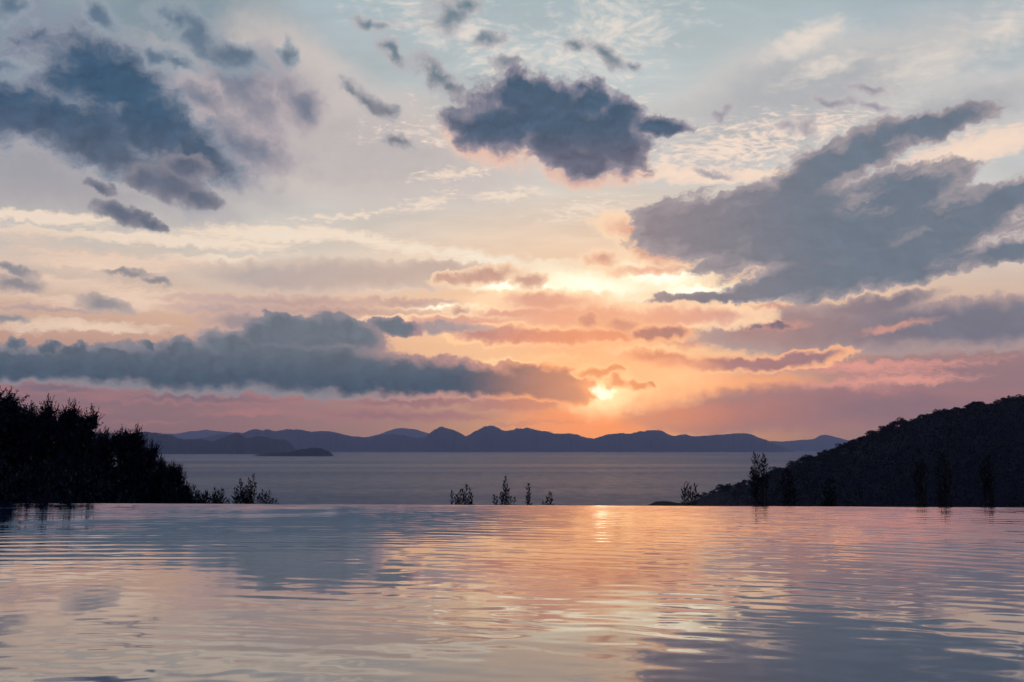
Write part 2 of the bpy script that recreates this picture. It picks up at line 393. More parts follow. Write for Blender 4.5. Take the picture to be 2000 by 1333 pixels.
    sky = N.mix(N.step(sun_d, 2.5, .30), sky, (1.8, 1.35, .76, 1))
    sky = N.mix(N.step(sun_d, .85, .25), sky, (2.6, 2.2, 1.6, 1))
    layer(BANK + TOPS, "UVF", [("BIL", .52)], .18, .38, .98,
          lambda: N.mix(N.step(S["AZ"], -4, 5), N.mix(N.step(S["EL"], 6.8, 3.2), lin((104, 114, 127)), lin((66, 85, 107))), lin((138, 108, 117))),
          lambda: tone((255, 172, 124), (188, 143, 140), (138, 134, 144), 2, 6, 12), .2, .3)

    # the gap the sun burns through
    layer([(1205, 745, 24, 15, 10), (1245, 752, 30, 12, 8), (1170, 727, 50, 11, -8), (1200, 722, 30, 10), (1272, 754, 18, 8, 20)], "UVF", [("BIL", .5)], .20, .48, .92, (220, 138, 98), lambda: (1.2, .80, .40, 1), .1)
    sky = N.mix(N.step(S["SROUND"], 8.5, 0.2, 0, .55), sky, lin((255, 170, 114)))


COLS, ROWS = [-45, -18, -5, 8, 45], [-1, 3.2, 7.5, 13.5, 40]


def pile(tiles, cuts, value):
    """one tile out of a list, by comparing a coordinate with the cuts between them (halving, so few tests are made)"""
    if len(tiles) == 1:
        return tiles[0]
    h = len(tiles) // 2
    n = WT.nodes.new("ShaderNodeMath")
    n.operation = "GREATER_THAN"
    WT.links.new(value, n.inputs[0])
    n.inputs[1].default_value = cuts[h - 1]
    return choose(n.outputs[0], pile(tiles[:h], cuts[:h - 1], value), pile(tiles[h:], cuts[h:], value))


columns = []
for c in range(len(COLS) - 1):
    cells = [build_tile((COLS[c], COLS[c + 1], ROWS[r], ROWS[r + 1]), True) for r in range(len(ROWS) - 1)]
    columns.append(pile(cells, ROWS[1:-1], EL))
front = pile(columns, COLS[1:-1], AZ)
N = Nodes(WT)
off = N.math("MAXIMUM", N.math("GREATER_THAN", N.math("ABSOLUTE", AZ), 40.0), N.math("GREATER_THAN", N.math("ABSOLUTE", N.math("SUBTRACT", EL, 17.0)), 19.0))
whole = choose(off, front, build_tile((0, 0, 0, 0), False))
WT.links.new(whole, WT.nodes.new("ShaderNodeOutputWorld").inputs[0])
world.cycles.sampling_method = 'MANUAL'
world.cycles.sample_map_resolution = 512

# ------------------------------------------------------------------ sun, exposure
sun_d = bpy.data.lights.new("sun", "SUN")
sun_d.energy, sun_d.angle, sun_d.color = 0.0002, rad(0.6), (1.0, .62, .36)
sun = bpy.data.objects.new("sun", sun_d)
COL.objects.link(sun)
sun.rotation_euler = (math.pi / 2 - rad(SUN_EL), 0, math.pi - rad(SUN_AZ))
scene.view_settings.view_transform = 'Standard'
scene.view_settings.look = 'None'
scene.view_settings.exposure = 0.0
scene.view_settings.gamma = 1.0
scene.cycles.use_denoising = True
scene.cycles.use_adaptive_sampling = True
scene.cycles.adaptive_threshold = 0.015
scene.cycles.adaptive_min_samples = 12

# ================================================================== helpers
rng = np.random.default_rng(7)
random.seed(7)


def mesh_object(name, verts, faces, mat=None, parent=None, smooth=False):
    me = bpy.data.meshes.new(name)
    verts = np.asarray(verts, dtype=np.float32)
    me.vertices.add(len(verts))
    me.vertices.foreach_set("co", verts.ravel())
    if isinstance(faces, np.ndarray):
        k = faces.shape[1]
        me.loops.add(faces.size)
        me.loops.foreach_set("vertex_index", faces.astype(np.int32).ravel())
        me.polygons.add(len(faces))
        me.polygons.foreach_set("loop_start", np.arange(0, faces.size, k, dtype=np.int32))
        me.polygons.foreach_set("loop_total", np.full(len(faces), k, dtype=np.int32))
    else:
        n = sum(len(f) for f in faces)
        me.loops.add(n)
        me.loops.foreach_set("vertex_index", np.fromiter((i for f in faces for i in f), dtype=np.int32, count=n))
        me.polygons.add(len(faces))
        tot = np.array([len(f) for f in faces], dtype=np.int32)
        me.polygons.foreach_set("loop_start", np.concatenate(([0], np.cumsum(tot)[:-1])).astype(np.int32))
        me.polygons.foreach_set("loop_total", tot)
    me.update(calc_edges=True)
    me.validate()
    if smooth:
        me.polygons.foreach_set("use_smooth", np.ones(len(me.polygons), dtype=bool))
    if mat:
        me.materials.append(mat)
    o = bpy.data.objects.new(name, me)
    COL.objects.link(o)
    if parent:
        o.parent = parent
    return o


def grid_faces(nu, nv):
    a = np.arange(nu * nv).reshape(nu, nv)
    return np.stack([a[:-1, :-1], a[1:, :-1], a[1:, 1:], a[:-1, 1:]], -1).reshape(-1, 4)


def structure(o):
    o["kind"] = "structure"
    return o


def tag(o, label, cat, group=None):
    o["label"], o["category"] = label, cat
    if group:
        o["group"] = group
    return o


def empty(name, loc):
    o = bpy.data.objects.new(name, None)
    o.empty_display_size = 0.3
    COL.objects.link(o)
    o.location = loc
    return o


def material(name, color, rough=0.9, **kw):
    m = bpy.data.materials.new(name)
    m.use_nodes = True
    b = m.node_tree.nodes["Principled BSDF"]
    b.inputs["Base Color"].default_value = tuple(color) + (1.0,)
    b.inputs["Roughness"].default_value = rough
    for k, v in kw.items():
        b.inputs[k].default_value = v
    return m, Nodes(m.node_tree), b


def mottled(name, c1, c2, scale, rough=0.95, bump=0.0, bump_scale=None, dist=0.1):
    """matt surface of two colours in natural patches, with a rough relief"""
    m, n, b = material(name, c1, rough)
    b.inputs["Specular IOR Level"].default_value = 0.15
    co = n.new("ShaderNodeTexCoord").outputs["Object"]
    n.put(b.inputs["Base Color"], n.mix(n.step(n.noise(co, scale, 6, .6), .35, .65), tuple(c1) + (1,), tuple(c2) + (1,)))
    if bump:
        bp = n.new("ShaderNodeBump")
        bp.inputs["Strength"].default_value = bump
        bp.inputs["Distance"].default_value = dist
        n.put(bp.inputs["Height"], n.noise(co, bump_scale or scale * 4, 5, .6))
        n.t.links.new(bp.outputs[0], b.inputs["Normal"])
    return m


def wave_noise(x, y, seed, n=5, l0=1.0, gain=0.55, lac=1.9):
    """cheap smooth noise in about -1..1 from rotated sines"""
    r = np.random.default_rng(seed)
    h, amp, tot = np.zeros_like(x), 1.0, 0.0
    for i in range(n):
        for j in range(3):
            a, p = r.uniform(0, math.tau), r.uniform(0, math.tau)
            k = math.tau / (l0 / lac ** i) * r.uniform(.7, 1.3)
            h = h + amp * np.sin(k * (x * math.cos(a) + y * math.sin(a)) + p + 1.3 * np.sin(h * 2 + i))
        tot += amp * 1.6
        amp *= gain
    return h / tot


# ================================================================== the pool
def on_water(x, y):
    r = ray(x, y)
    k = -EYE / r.z
    return Vector((r.x * k, k, 0))


EA, EB = on_water(0, 982.5), on_water(2000, 991.5)      # two points of the overflow edge
slope = (EB.y - EA.y) / (EB.x - EA.x)
def edge_y(x):
    return EA.y + slope * (x - EA.x)


def ripples(X, Y):
    """height of the pool's surface: ripple trains that cross each other, strong in some patches and weak in others"""
    r = np.random.default_rng(21)
    H = np.zeros_like(X)
    calm = 0.55 + 0.45 * np.clip(wave_noise(X, Y * .8, 5, 3, 3.2) * 1.6 + .15, -1, 1)
    left = 1 / (1 + np.exp((X + 0.2 + .12 * (Y - 4)) * 1.5))
    right = 1 - left
    def train(n, lo, hi, mean, spread, slope_rms, env):
        nonlocal H
        s = np.zeros_like(X)
        for i in range(n):
            lam = math.exp(r.uniform(math.log(lo), math.log(hi)))
            k, a, p = math.tau / lam, r.normal(mean, spread), r.uniform(0, math.tau)
            amp = slope_rms * math.sqrt(2 / n) / k
            ph = k * (X * math.cos(a) + Y * math.sin(a)) + p
            beat = 0.5 + 0.5 * np.sin((X * math.cos(a + 1.2) + Y * math.sin(a + 1.2)) * math.tau / r.uniform(.9, 2.6) + r.uniform(0, 6))
            s += amp * np.sin(ph + 0.25 * np.sin(ph + 1)) * (.35 + .9 * beat)
        H += s * env
    def rings(n, lo, hi, sx, sy, jitter, slope_rms, env):
        """ripples spreading in wide arcs from a spot near the bather's end of the pool"""
        nonlocal H
        s = np.zeros_like(X)
        for i in range(n):
            lam = math.exp(r.uniform(math.log(lo), math.log(hi)))
            k = math.tau / lam
            dx, dy = X - sx - r.normal(0, jitter), Y - sy - r.normal(0, jitter)
            ph = k * np.hypot(dx * .8, dy) + r.uniform(0, math.tau)
            beat = 0.5 + 0.5 * np.sin(np.arctan2(dx, dy) * r.uniform(5, 16) + np.hypot(dx, dy) * r.uniform(.5, 2.5) + r.uniform(0, 6))
            s += slope_rms * math.sqrt(2 / n) / k * np.sin(ph + 0.25 * np.sin(ph + 1)) * (.3 + 1.0 * beat)
        H += s * env
    rings(16, .11, .27, -1.7, -.6, .25, .0100, (.35 + .65 * left) * calm)
    rings(14, .10, .26, -2.6, .2, .35, .0085, right * (1.3 - .8 * calm))
    train(10, .11, .30, rad(106), rad(12), .0036, right)
    train(30, .07, .15, rad(90), rad(34), .0060, .45 + .55 * calm)
    train(10, .60, 1.4, rad(85), rad(25), .0024, np.ones_like(X))
    return H


mw, n, b = material("pool_water", (.001, .040, .105), 0.012, IOR=1.333)
b.inputs["Coat Weight"].default_value = 0.7
b.inputs["Coat Roughness"].default_value = 0.015
b.inputs["Coat IOR"].default_value = 1.5

xs = np.linspace(-7.0, 7.0, 720)
ts = np.concatenate([np.linspace(-1.2, 1.4, 14)[:-1], 1.4 + (8.0 - 1.4) * np.linspace(0, 1, 560) ** 1.25, ])
X, T = np.meshgrid(xs, ts, indexing="ij")
EY = edge_y(X)
Y = np.where(T <= 1.4, T, 1.4 + (T - 1.4) / 6.6 * (EY - 1.4))
Hh = ripples(X, Y) * np.clip((EY - Y) / .10, .15, 1)
top = np.stack([X, Y, Hh], -1)
lip = []                                                   # the film of water that rolls over the weir and down the wall
for k in range(1, 7):
    a = k / 6 * math.pi / 2
    lip.append(np.stack([X[:, -1], EY[:, -1] + .012 * math.sin(a), Hh[:, -1] - .012 * (1 - math.cos(a))], -1))
lip.append(np.stack([X[:, -1], EY[:, -1] + .012, np.full(len(xs), -.42)], -1))
V = np.concatenate([top, np.stack(lip, 1)], 1)
structure(mesh_object("pool_water", V.reshape(-1, 3), grid_faces(V.shape[0], V.shape[1]), mw, smooth=True))

tile = mottled("pool_stone", (.10, .13, .15), (.16, .19, .20), 3.0, .6, .3, 30, .01)


def slab(verts, faces, x0, x1, y0f, y1f, z0, z1):
    """box between two curves of y over x, appended to a mesh"""
    i = len(verts)
    for x in (x0, x1):
        for yf in (y0f, y1f):
            for z in (z0, z1):
                verts.append((x, yf(x), z))
    for f in ((0, 1, 3, 2), (4, 6, 7, 5), (0, 4, 5, 1), (2, 3, 7, 6), (0, 2, 6, 4), (1, 5, 7, 3)):
        faces.append([i + k for k in f])


vs, fs = [], []
slab(vs, fs, -7.3, 7.3, lambda x: edge_y(x) - .25, lambda x: edge_y(x) + .006, -2.2, -.018)     # overflow wall
slab(vs, fs, -7.3, 7.3, lambda x: edge_y(x) + .02, lambda x: edge_y(x) + .75, -2.2, -.62)        # catch gutter below it
slab(vs, fs, -7.3, -7.0, lambda x: -1.4, lambda x: edge_y(x) - .26, -2.0, .05)
slab(vs, fs, 7.0, 7.3, lambda x: -1.4, lambda x: edge_y(x) - .26, -2.0, .05)
slab(vs, fs, -6.99, 6.99, lambda x: -1.4, lambda x: -1.15, -2.0, .05)
slab(vs, fs, -6.98, 6.98, lambda x: -1.14, lambda x: edge_y(x) - .27, -2.0, -1.6)
structure(mesh_object("pool_basin", vs, fs, tile))

# ================================================================== the ground below the pool, running down to the sea
def ground_z(x, y):
    x, y = np.asarray(x, float), np.asarray(y, float)
    z = -1.15 - .078 * (np.maximum(y, 9.5) - 10) - .00006 * np.maximum(y - 60, 0) ** 2
    z = z + 9.5 * np.exp(-((x + 52) / 14) ** 2 / 2 - ((y - 92) / 34) ** 2 / 2)
    z = z + .10 * wave_noise(x, y, 3, 4, 9.0) * np.clip((y - 11) / 10, 0, 1) + .5 * wave_noise(x, y, 4, 4, 40.0) * np.clip((y - 25) / 40, 0, 1)
    return z


scrub = mottled("hillside_ground", (.010, .013, .012), (.020, .023, .019), .8, 1.0, .8, 6.0, .15)
gy = np.concatenate([np.linspace(-30, 10, 9)[:-1], 10 + 420 * np.linspace(0, 1, 150) ** 2.0])
gx = np.sign(np.linspace(-1, 1, 181)) * np.abs(np.linspace(-1, 1, 181)) ** 2 * 420
GX, GY = np.meshgrid(gx, gy, indexing="ij")
GZ = ground_z(GX, GY)
GZ = np.where(GY < edge_y(GX) + 1.0, np.minimum(GZ, -2.3), GZ)
structure(mesh_object("hillside", np.stack([GX, GY, GZ], -1).reshape(-1, 3), grid_faces(*GX.shape), scrub, smooth=True))

# ================================================================== the sea
ms, n, b = material("sea_water", (.014, .100, .170), 0.24, IOR=1.333)
b.inputs["Specular IOR Level"].default_value = 0.20
geo = n.new("ShaderNodeNewGeometry").outputs["Position"]
swell = n.math("ADD", n.math("MULTIPLY", n.noise(geo, .05, 4, .6), 1.6), n.noise(n.vec("MULTIPLY", geo, (1, 1.4, 1)), .35, 4, .62))
bp = n.new("ShaderNodeBump")
bp.inputs["Strength"].default_value = 0.9
bp.inputs["Distance"].default_value = 1.0
n.put(bp.inputs["Height"], swell)
n.t.links.new(bp.outputs[0], b.inputs["Normal"])
# wind lanes: bands of rougher and smoother water
lanes = n.noise(n.vec("MULTIPLY", geo, (.12, 1, 1)), .0028, 5, .6)
shimmer = n.noise(n.vec("MULTIPLY", geo, (2.2, 1, 1)), .035, 5, .75)
n.put(b.inputs["Roughness"], n.step(n.math("MULTIPLY_ADD", shimmer, .6, n.math("MULTIPLY", lanes, .7)), .40, .90, .24, .46))
R = 120000.0
structure(mesh_object("sea", [(-R, -2000, SEA), (R, -2000, SEA), (R, R, SEA), (-R, R, SEA)], [(0, 1, 2, 3)], ms))


# ================================================================== far land across the water
def far_land(name, pts, dist, depth, seed, mat, rough=.10, step=1.2, tail=14):
    """a range whose skyline passes through photo positions, standing on the sea dist metres out and depth metres deep"""
    px = np.array([p[0] for p in pts], float)
    py = np.array([p[1] for p in pts], float)
    xs = np.arange(px[0], px[-1] + step, step)
    ys = np.interp(xs, px, py)
    k = np.hanning(9)
    k /= k.sum()
    ys = np.convolve(np.pad(ys, 4, mode="edge"), k, mode="valid")
    ridge = dist + depth * .45
    hr = np.maximum(EYE + (HZ - ys) / FPX * ridge - SEA, 0)
    fade = np.clip(np.minimum(xs - xs[0], xs[-1] - xs) / tail, 0, 1)
    jag = wave_noise(xs, xs * 0, seed, 4, 40.0)
    hr = np.maximum(hr * (1 + rough * .28 * jag * fade), 0)
    tt = np.linspace(0, 1, 29)
    U, Tt = np.meshgrid(np.arange(len(xs)), tt, indexing="ij")
    prof = np.where(Tt < .45, np.sin(Tt / .45 * math.pi / 2) ** 1.15, np.cos((Tt - .45) / .55 * math.pi / 2) ** 1.1)
    spur = wave_noise(xs[U] / 30, Tt * 3, seed + 1, 2, 1.8)
    flank = np.clip(np.abs(Tt - .45) / .2, 0, 1)
    Hs = hr[U] * np.clip(prof * (1 + .18 * spur * flank), 0, 1.0) - 1.5
    D = dist + depth * Tt + depth * .10 * wave_noise(xs[U] / 30, Tt * 0, seed + 2, 3, 2.0) * (1 - flank * .3)
    Px = (xs[U] - CX) / FPX / math.cos(PITCH) * D * math.cos(PITCH) * 1.0
    # horizontal direction of each photo column at the eye level
    kx = np.array([ray(x, HZ).x for x in xs])
    P = np.stack([kx[U] * D, D, SEA + Hs], -1)
    return structure(mesh_object(name, P.reshape(-1, 3), grid_faces(*U.shape), mat, smooth=True))


rock = mottled("mountain_scrub", (.030, .036, .034), (.060, .060, .052), .004, 1.0)
far_land("mountain_range", [(300, 872), (380, 858), (420, 850), (440, 846), (452, 849), (475, 847), (495, 839), (525, 840), (535, 843), (560, 838), (590, 840), (602, 843), (640, 843), (680, 852), (720, 855), (745, 850),
                            (765, 849), (790, 850), (815, 856), (832, 853), (845, 843), (858, 834), (866, 836), (880, 838), (897, 845), (908, 853), (915, 851), (930, 842), (947, 834), (958, 832), (972, 837), (986, 843), (996, 839),
                            (1030, 837), (1050, 842), (1068, 842), (1082, 848), (1115, 848), (1140, 853), (1160, 857), (1180, 851), (1210, 847), (1232, 848), (1252, 842), (1275, 840), (1295, 844), (1312, 851), (1338, 848),
                            (1356, 854), (1400, 850), (1440, 847), (1468, 849), (1490, 857), (1515, 868), (1540, 878), (1560, 884)], 12000, 3000, 11, rock)
far_land("headland", [(120, 850), (200, 846), (250, 848), (282, 843), (300, 844), (312, 848), (332, 850), (345, 855), (358, 858), (395, 858), (414, 862), (428, 858), (448, 849), (463, 846), (480, 856), (506, 851), (522, 854), (535, 858),
                      (555, 859), (566, 865), (576, 876), (585, 886)], 6700, 1300, 12, rock)
far_land("far_range", [(1380, 876), (1460, 868), (1510, 862), (1530, 863), (1562, 860), (1590, 858), (1603, 851), (1613, 849), (1632, 854), (1662, 862), (1700, 870), (1800, 874), (1960, 880)], 20000, 2500, 13, rock)
far_land("distant_range", [(180, 856), (260, 850), (300, 846), (340, 848), (372, 843), (400, 840), (430, 843), (470, 846), (560, 854), (640, 856), (700, 858), (735, 850), (762, 840), (785, 836), (812, 840), (840, 848), (900, 860), (980, 870)],
         23500, 1500, 14, rock)
far_land("islet", [(494, 891), (504, 887), (520, 885), (545, 884), (566, 882), (582, 878), (598, 876), (612, 874), (628, 876), (640, 880), (648, 885), (653, 891)], 4550, 260, 15, rock, rough=.25, step=.5, tail=20)
# ================================================================== foliage
def leaf_material(name, c1, c2):
    m, n, b = material(name, c1, .55)
    b.inputs["Specular IOR Level"].default_value = .2
    co = n.new("ShaderNodeTexCoord").outputs["Object"]
    n.put(b.inputs["Base Color"], n.mix(n.step(n.noise(co, 3.0, 3, .6), .35, .65), tuple(c1) + (1,), tuple(c2) + (1,)))
    return m


leaf_m = leaf_material("oleander_leaf", (.014, .024, .016), (.024, .036, .022))
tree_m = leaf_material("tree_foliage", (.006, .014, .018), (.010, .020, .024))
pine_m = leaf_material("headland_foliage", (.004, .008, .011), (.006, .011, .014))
bark_m = mottled("bark", (.030, .024, .020), (.055, .045, .036), 8.0, .95)


def leaves(P, A, L, Wd, fold=.25):
    """lance-shaped leaves: base points P, unit axes A, lengths L, widths Wd (arrays) -> verts, quads"""
    n = len(P)
    ref = rng.normal(size=(n, 3))
    S_ = np.cross(A, ref)
    S_ /= np.linalg.norm(S_, axis=1)[:, None] + 1e-9
    U_ = np.cross(S_, A)
    L, Wd = L[:, None], Wd[:, None]
    v = np.stack([P, P + A * L * .38 + S_ * Wd * .5 + U_ * Wd * fold, P + A * L * .42 - U_ * Wd * .05, P + A * L * .38 - S_ * Wd * .5 + U_ * Wd * fold, P + A * L - U_ * L * .06], 1)
    i = np.arange(n)[:, None] * 5
    f = np.concatenate([i + [0, 1, 4, 2], i + [0, 2, 4, 3]], 0)
    return v.reshape(-1, 3), f


def tube(verts, faces, pts, r0, r1, sides=6):
    """tapered stem through points"""
    base, m = len(verts), len(pts)
    for i, p in enumerate(pts):
        d = (pts[min(i + 1, m - 1)] - pts[max(i - 1, 0)]).normalized()
        s = d.orthogonal().normalized()
        u = d.cross(s)
        r = r0 + (r1 - r0) * i / (m - 1)
        for k in range(sides):
            a = math.tau * k / sides
            verts.append(tuple(p + (s * math.cos(a) + u * math.sin(a)) * r))
    for i in range(m - 1):
        for k in range(sides):
            a, c = base + i * sides + k, base + i * sides + (k + 1) % sides
            faces.append([a, c, c + sides, a + sides])


def gz(x, y):
    return float(ground_z(np.array([x]), np.array([y]))[0])


def shrub(name, label, tips, dist, leaf=.085, width=.2, leafy=.45, gap=.022, spread=.5, sides=0, cat="shrub", group=None, droop=0.0):
    """a bush of upright shoots: tips are the photo positions of the shoot ends; the stems rise from one root on the ground"""
    pts = [at(x, y, dist + random.uniform(-.22, .22)) for x, y in tips]
    cx = sum(p.x for p in pts) / len(pts)
    root = empty(name, (cx, dist, gz(cx, dist)))
    o = root.location
    sv, sf, LP, LA, LL, LW = [], [], [], [], [], []
    for p in pts:
        p = p - o
        foot = Vector((p.x * .12 + random.uniform(-.05, .05), random.uniform(-.08, .08), -.04))
        mid = foot.lerp(p, .55) + Vector((p.x * .16, p.y * .16, .06))
        curve = [foot * (1 - t) ** 2 + mid * 2 * t * (1 - t) + p * t * t for t in np.linspace(0, 1, 12)]
        tube(sv, sf, curve, .010, .0022, 5)
        length = sum((curve[i + 1] - curve[i]).length for i in range(11))
        run = leafy * random.uniform(.85, 1.15)
        s, ang = 0.0, random.uniform(0, 6.28)
        while s < run:
            t = 1 - s / length
            if t < .25:
                break
            i = min(int(t * 11), 10)
            q = curve[i].lerp(curve[i + 1], t * 11 - i)
            ax = (curve[i + 1] - curve[i]).normalized()
            side = ax.orthogonal().normalized()
            side.rotate(Matrix.Rotation(ang, 3, ax))
            open_ = rad(random.uniform(14, 26) + 26 * min(s / .12, 1))
            d = ax * math.cos(open_) + side * math.sin(open_)
            LP.append(q)
            LA.append(d.normalized())
            LL.append(leaf * random.uniform(.75, 1.1) * (.7 + .3 * min(s / .05, 1)))
            LW.append(leaf * width * random.uniform(.85, 1.2))
            ang += 2.4
            s += gap * random.uniform(.7, 1.3)
    mesh_object("stem", sv, sf, bark_m, root)
    v, f = leaves(np.array(LP), np.array(LA), np.array(LL), np.array(LW))
    mesh_object("foliage", v, f, leaf_m, root)
    return tag(root, label, cat, group)


def fill_tips(x0, x1, y0, y1, n):
    return [(random.uniform(x0, x1), random.uniform(y0, y1)) for _ in range(n)]


OL = "oleander shrubs beyond the pool edge"
shrub("oleander_shrub", "tallest dark shrub beyond the pool edge, its tip reaching above the headland slope",
      [(1473, 888), (1480, 892), (1492, 892), (1496, 901), (1487, 899), (1468, 917), (1475, 903), (1483, 908), (1466, 924), (1490, 914), (1477, 918), (1472, 930)] + fill_tips(1468, 1492, 940, 985, 3), 14.4, .088, .24, group=OL)
shrub("oleander_shrub", "small forked dark shrub standing at the tip of the headland above the pool edge",
      [(1337, 947), (1343, 945), (1357, 949), (1333, 961), (1359, 960), (1349, 955), (1340, 956), (1352, 963), (1346, 966), (1337, 968), (1355, 970)], 14.4, .080, .26, leafy=.24, gap=.024, group=OL)
shrub("oleander_shrub", "low cluster of leafy sprigs against the sea, leftmost at the middle of the pool edge",
      [(882, 963), (893, 969), (899, 961), (904, 959), (911, 951), (918, 957), (922, 968), (889, 974), (907, 968), (920, 981), (896, 976), (914, 974)], 14.6, .072, .33, leafy=.30, gap=.026, group=OL)
shrub("oleander_shrub", "cluster of sprigs against the sea with one tall slender shoot in its middle",
      [(987, 934), (984, 948), (990, 950), (965, 970), (970, 973), (978, 966), (993, 961), (988, 958), (998, 973), (1005, 975), (982, 966)], 14.6, .070, .33, leafy=.34, gap=.025, group=OL)
shrub("oleander_shrub", "single upright leafy sprig standing alone against the sea",
      [(1032, 947), (1030, 968), (1034, 962)], 14.6, .072, .33, leafy=.38, gap=.022, group=OL)
shrub("oleander_shrub", "short leaning sprig with a tiny tuft beside it, just left of the sun's reflection",
      [(1074, 963), (1077, 966), (1069, 973), (1060, 981), (1066, 982)], 14.6, .072, .33, leafy=.26, gap=.024, group=OL)
shrub("oleander_shrub", "bushy dark shrub of many upright twigs standing in the water's light right of the trees",
      [(458, 957), (463, 956), (469, 940), (473, 946), (477, 960), (481, 952), (486, 937), (490, 942), (495, 930), (499, 945), (492, 954), (465, 966), (472, 962), (484, 960), (488, 964), (477, 968), (460, 972), (495, 965), (468, 975), (482, 974), (491, 975)], 14.4, .072, .32, leafy=.38, gap=.020, group=OL)
shrub("oleander_shrub", "low spreading shrub leaning right, right beside the bushy twiggy shrub",
      [(513, 960), (520, 964), (527, 960), (507, 967), (518, 969), (503, 974), (524, 972), (511, 975), (534, 976), (540, 978), (530, 980)], 14.5, .066, .32, leafy=.30, gap=.021, group=OL)
shrub("oleander_shrub", "low dark shrub with feathery tops at the foot of the tree slope",
      [(380, 951), (388, 961), (395, 966), (403, 961), (410, 966), (420, 957), (427, 961), (433, 957), (437, 960), (415, 969), (400, 972), (390, 970), (424, 970), (432, 968), (440, 975), (447, 977), (384, 964), (408, 974)] + fill_tips(375, 438, 968, 982, 12), 14.5, .072, .32, leafy=.34, gap=.021, group=OL)
for x, y, lab in ((1537, 920, "dark shrub barely showing against the lower slope of the headland, right of the tallest one"),
                  (1620, 938, "short dark shrub barely showing against the middle of the headland slope"),
                  (1795, 900, "dark shrub against the headland, left neighbour of one faintly mirrored in the pool"),
                  (1841, 891, "dark shrub against the headland whose tip is faintly mirrored at the pool edge"),
                  (1926, 892, "dark shrub against the headland near the right border, its top mirrored in the pool")):
    tips = [(x, y), (x - 6, y + 6), (x + 7, y + 4), (x + 3, y + 10), (x - 9, y + 16), (x + 11, y + 18)] + fill_tips(x - 13, x + 13, y + 25, 985, 5)
    shrub("oleander_shrub", lab, tips, 13.8, .088, .24, group=OL)


# ------------------------------------------------------------------ the trees on the left
def make_tree_meshes(seed, n_shoots=520):
    """crown and trunk of a bushy tree of unit height 1 and crown radius about .3 (scaled to metres by the object)"""
    r = np.random.default_rng(seed)
    H, R = 7.0, 2.1
    P, A, L, W = [], [], [], []
    lobes = []
    for k in range(22):
        z = r.uniform(.10, .88)
        a = r.uniform(0, math.tau)
        rr = R * (1 - z ** 1.7) ** .8 * r.uniform(.25, .75)
        lobes.append((rr * math.cos(a), rr * math.sin(a), z * H, R * (1.05 - z) * r.uniform(.50, .74) + .26))
    lobes.append((0, 0, H * .86, .42))
    sv, sf = [], []
    tube(sv, sf, [Vector((0, 0, -.4)), Vector((.08, .05, H * .3)), Vector((-.06, .05, H * .6)), Vector((0, 0, H * .9))], .17, .02, 8)
    for (x, y, z, q) in lobes:
        z0 = max(.4, z - 1.4)
        tube(sv, sf, [Vector((0, 0, z0)), Vector((x * .5, y * .5, (z0 + z) / 2 - .05)), Vector((x, y, z))], .06, .015, 5)
        m = int(n_shoots / 16 * (q / .7) ** 1.4) + 8
        for _ in range(m):
            d = r.normal(size=3)
            d /= np.linalg.norm(d)
            s = np.array([x, y, z]) + d * q * r.uniform(.55, 1.0) * np.array([1, 1, 1.05])
            ax = d * np.array([.55, .55, .4]) + np.array([0, 0, .75]) + r.normal(size=3) * .18
            ax /= np.linalg.norm(ax)
            ln = r.uniform(.22, .55)
            for t in np.arange(0, ln, .045):
                P.append(s + ax * t)
                a2 = ax + r.normal(size=3) * .55
                A.append(a2 / np.linalg.norm(a2))
                L.append(r.uniform(.08, .14))
                W.append(r.uniform(.035, .06))
        for _ in range(int(110 * q * q) + 12):                 # the shaded inside of each clump
            d = r.normal(size=3)
            d = d / np.linalg.norm(d) * q * r.uniform(0, .8)
            P.append(np.array([x, y, z]) + d)
            a2 = r.normal(size=3)
            A.append(a2 / np.linalg.norm(a2))
            L.append(r.uniform(.25, .45))
            W.append(r.uniform(.16, .28))
    for _ in range(9):                                          # leaders that break the outline at the top
        a, rr = r.uniform(0, math.tau), abs(r.normal(0, .34))
        top = H * (1.0 - .075 * rr / .3) - r.uniform(0, .35) if _ else H
        x, y = rr * math.cos(a) * (1 if _ else 0), rr * math.sin(a) * (1 if _ else 0)
        z0 = H * .88
        for t in np.arange(0, top - z0, .035):
            P.append(np.array([x * (.6 + .4 * t / (top - z0)), y, z0 + t]))
            taper = .25 + .9 * (1 - t / (top - z0))
            a2 = np.array([0, 0, 1.0]) + r.normal(size=3) * .75
            A.append(a2 / np.linalg.norm(a2))
            L.append(r.uniform(.10, .17) * min(1.2, taper + .35))
            W.append(r.uniform(.04, .065))
    v, f = leaves(np.array(P), np.array(A), np.array(L), np.array(W))
    return (sv, sf), (v, f)


protos = []
for s in (101, 102, 103, 104):
    (sv, sf), (v, f) = make_tree_meshes(s)
    root = empty("bushy_tree", (0, 0, 0))
    mesh_object("trunk", sv, sf, bark_m, root)
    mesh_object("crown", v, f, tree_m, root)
    protos.append(root)


def copy_tree(o):
    c = o.copy()
    COL.objects.link(c)
    for ch in o.children:
        d = ch.copy()
        COL.objects.link(d)
        d.parent = c
    return c


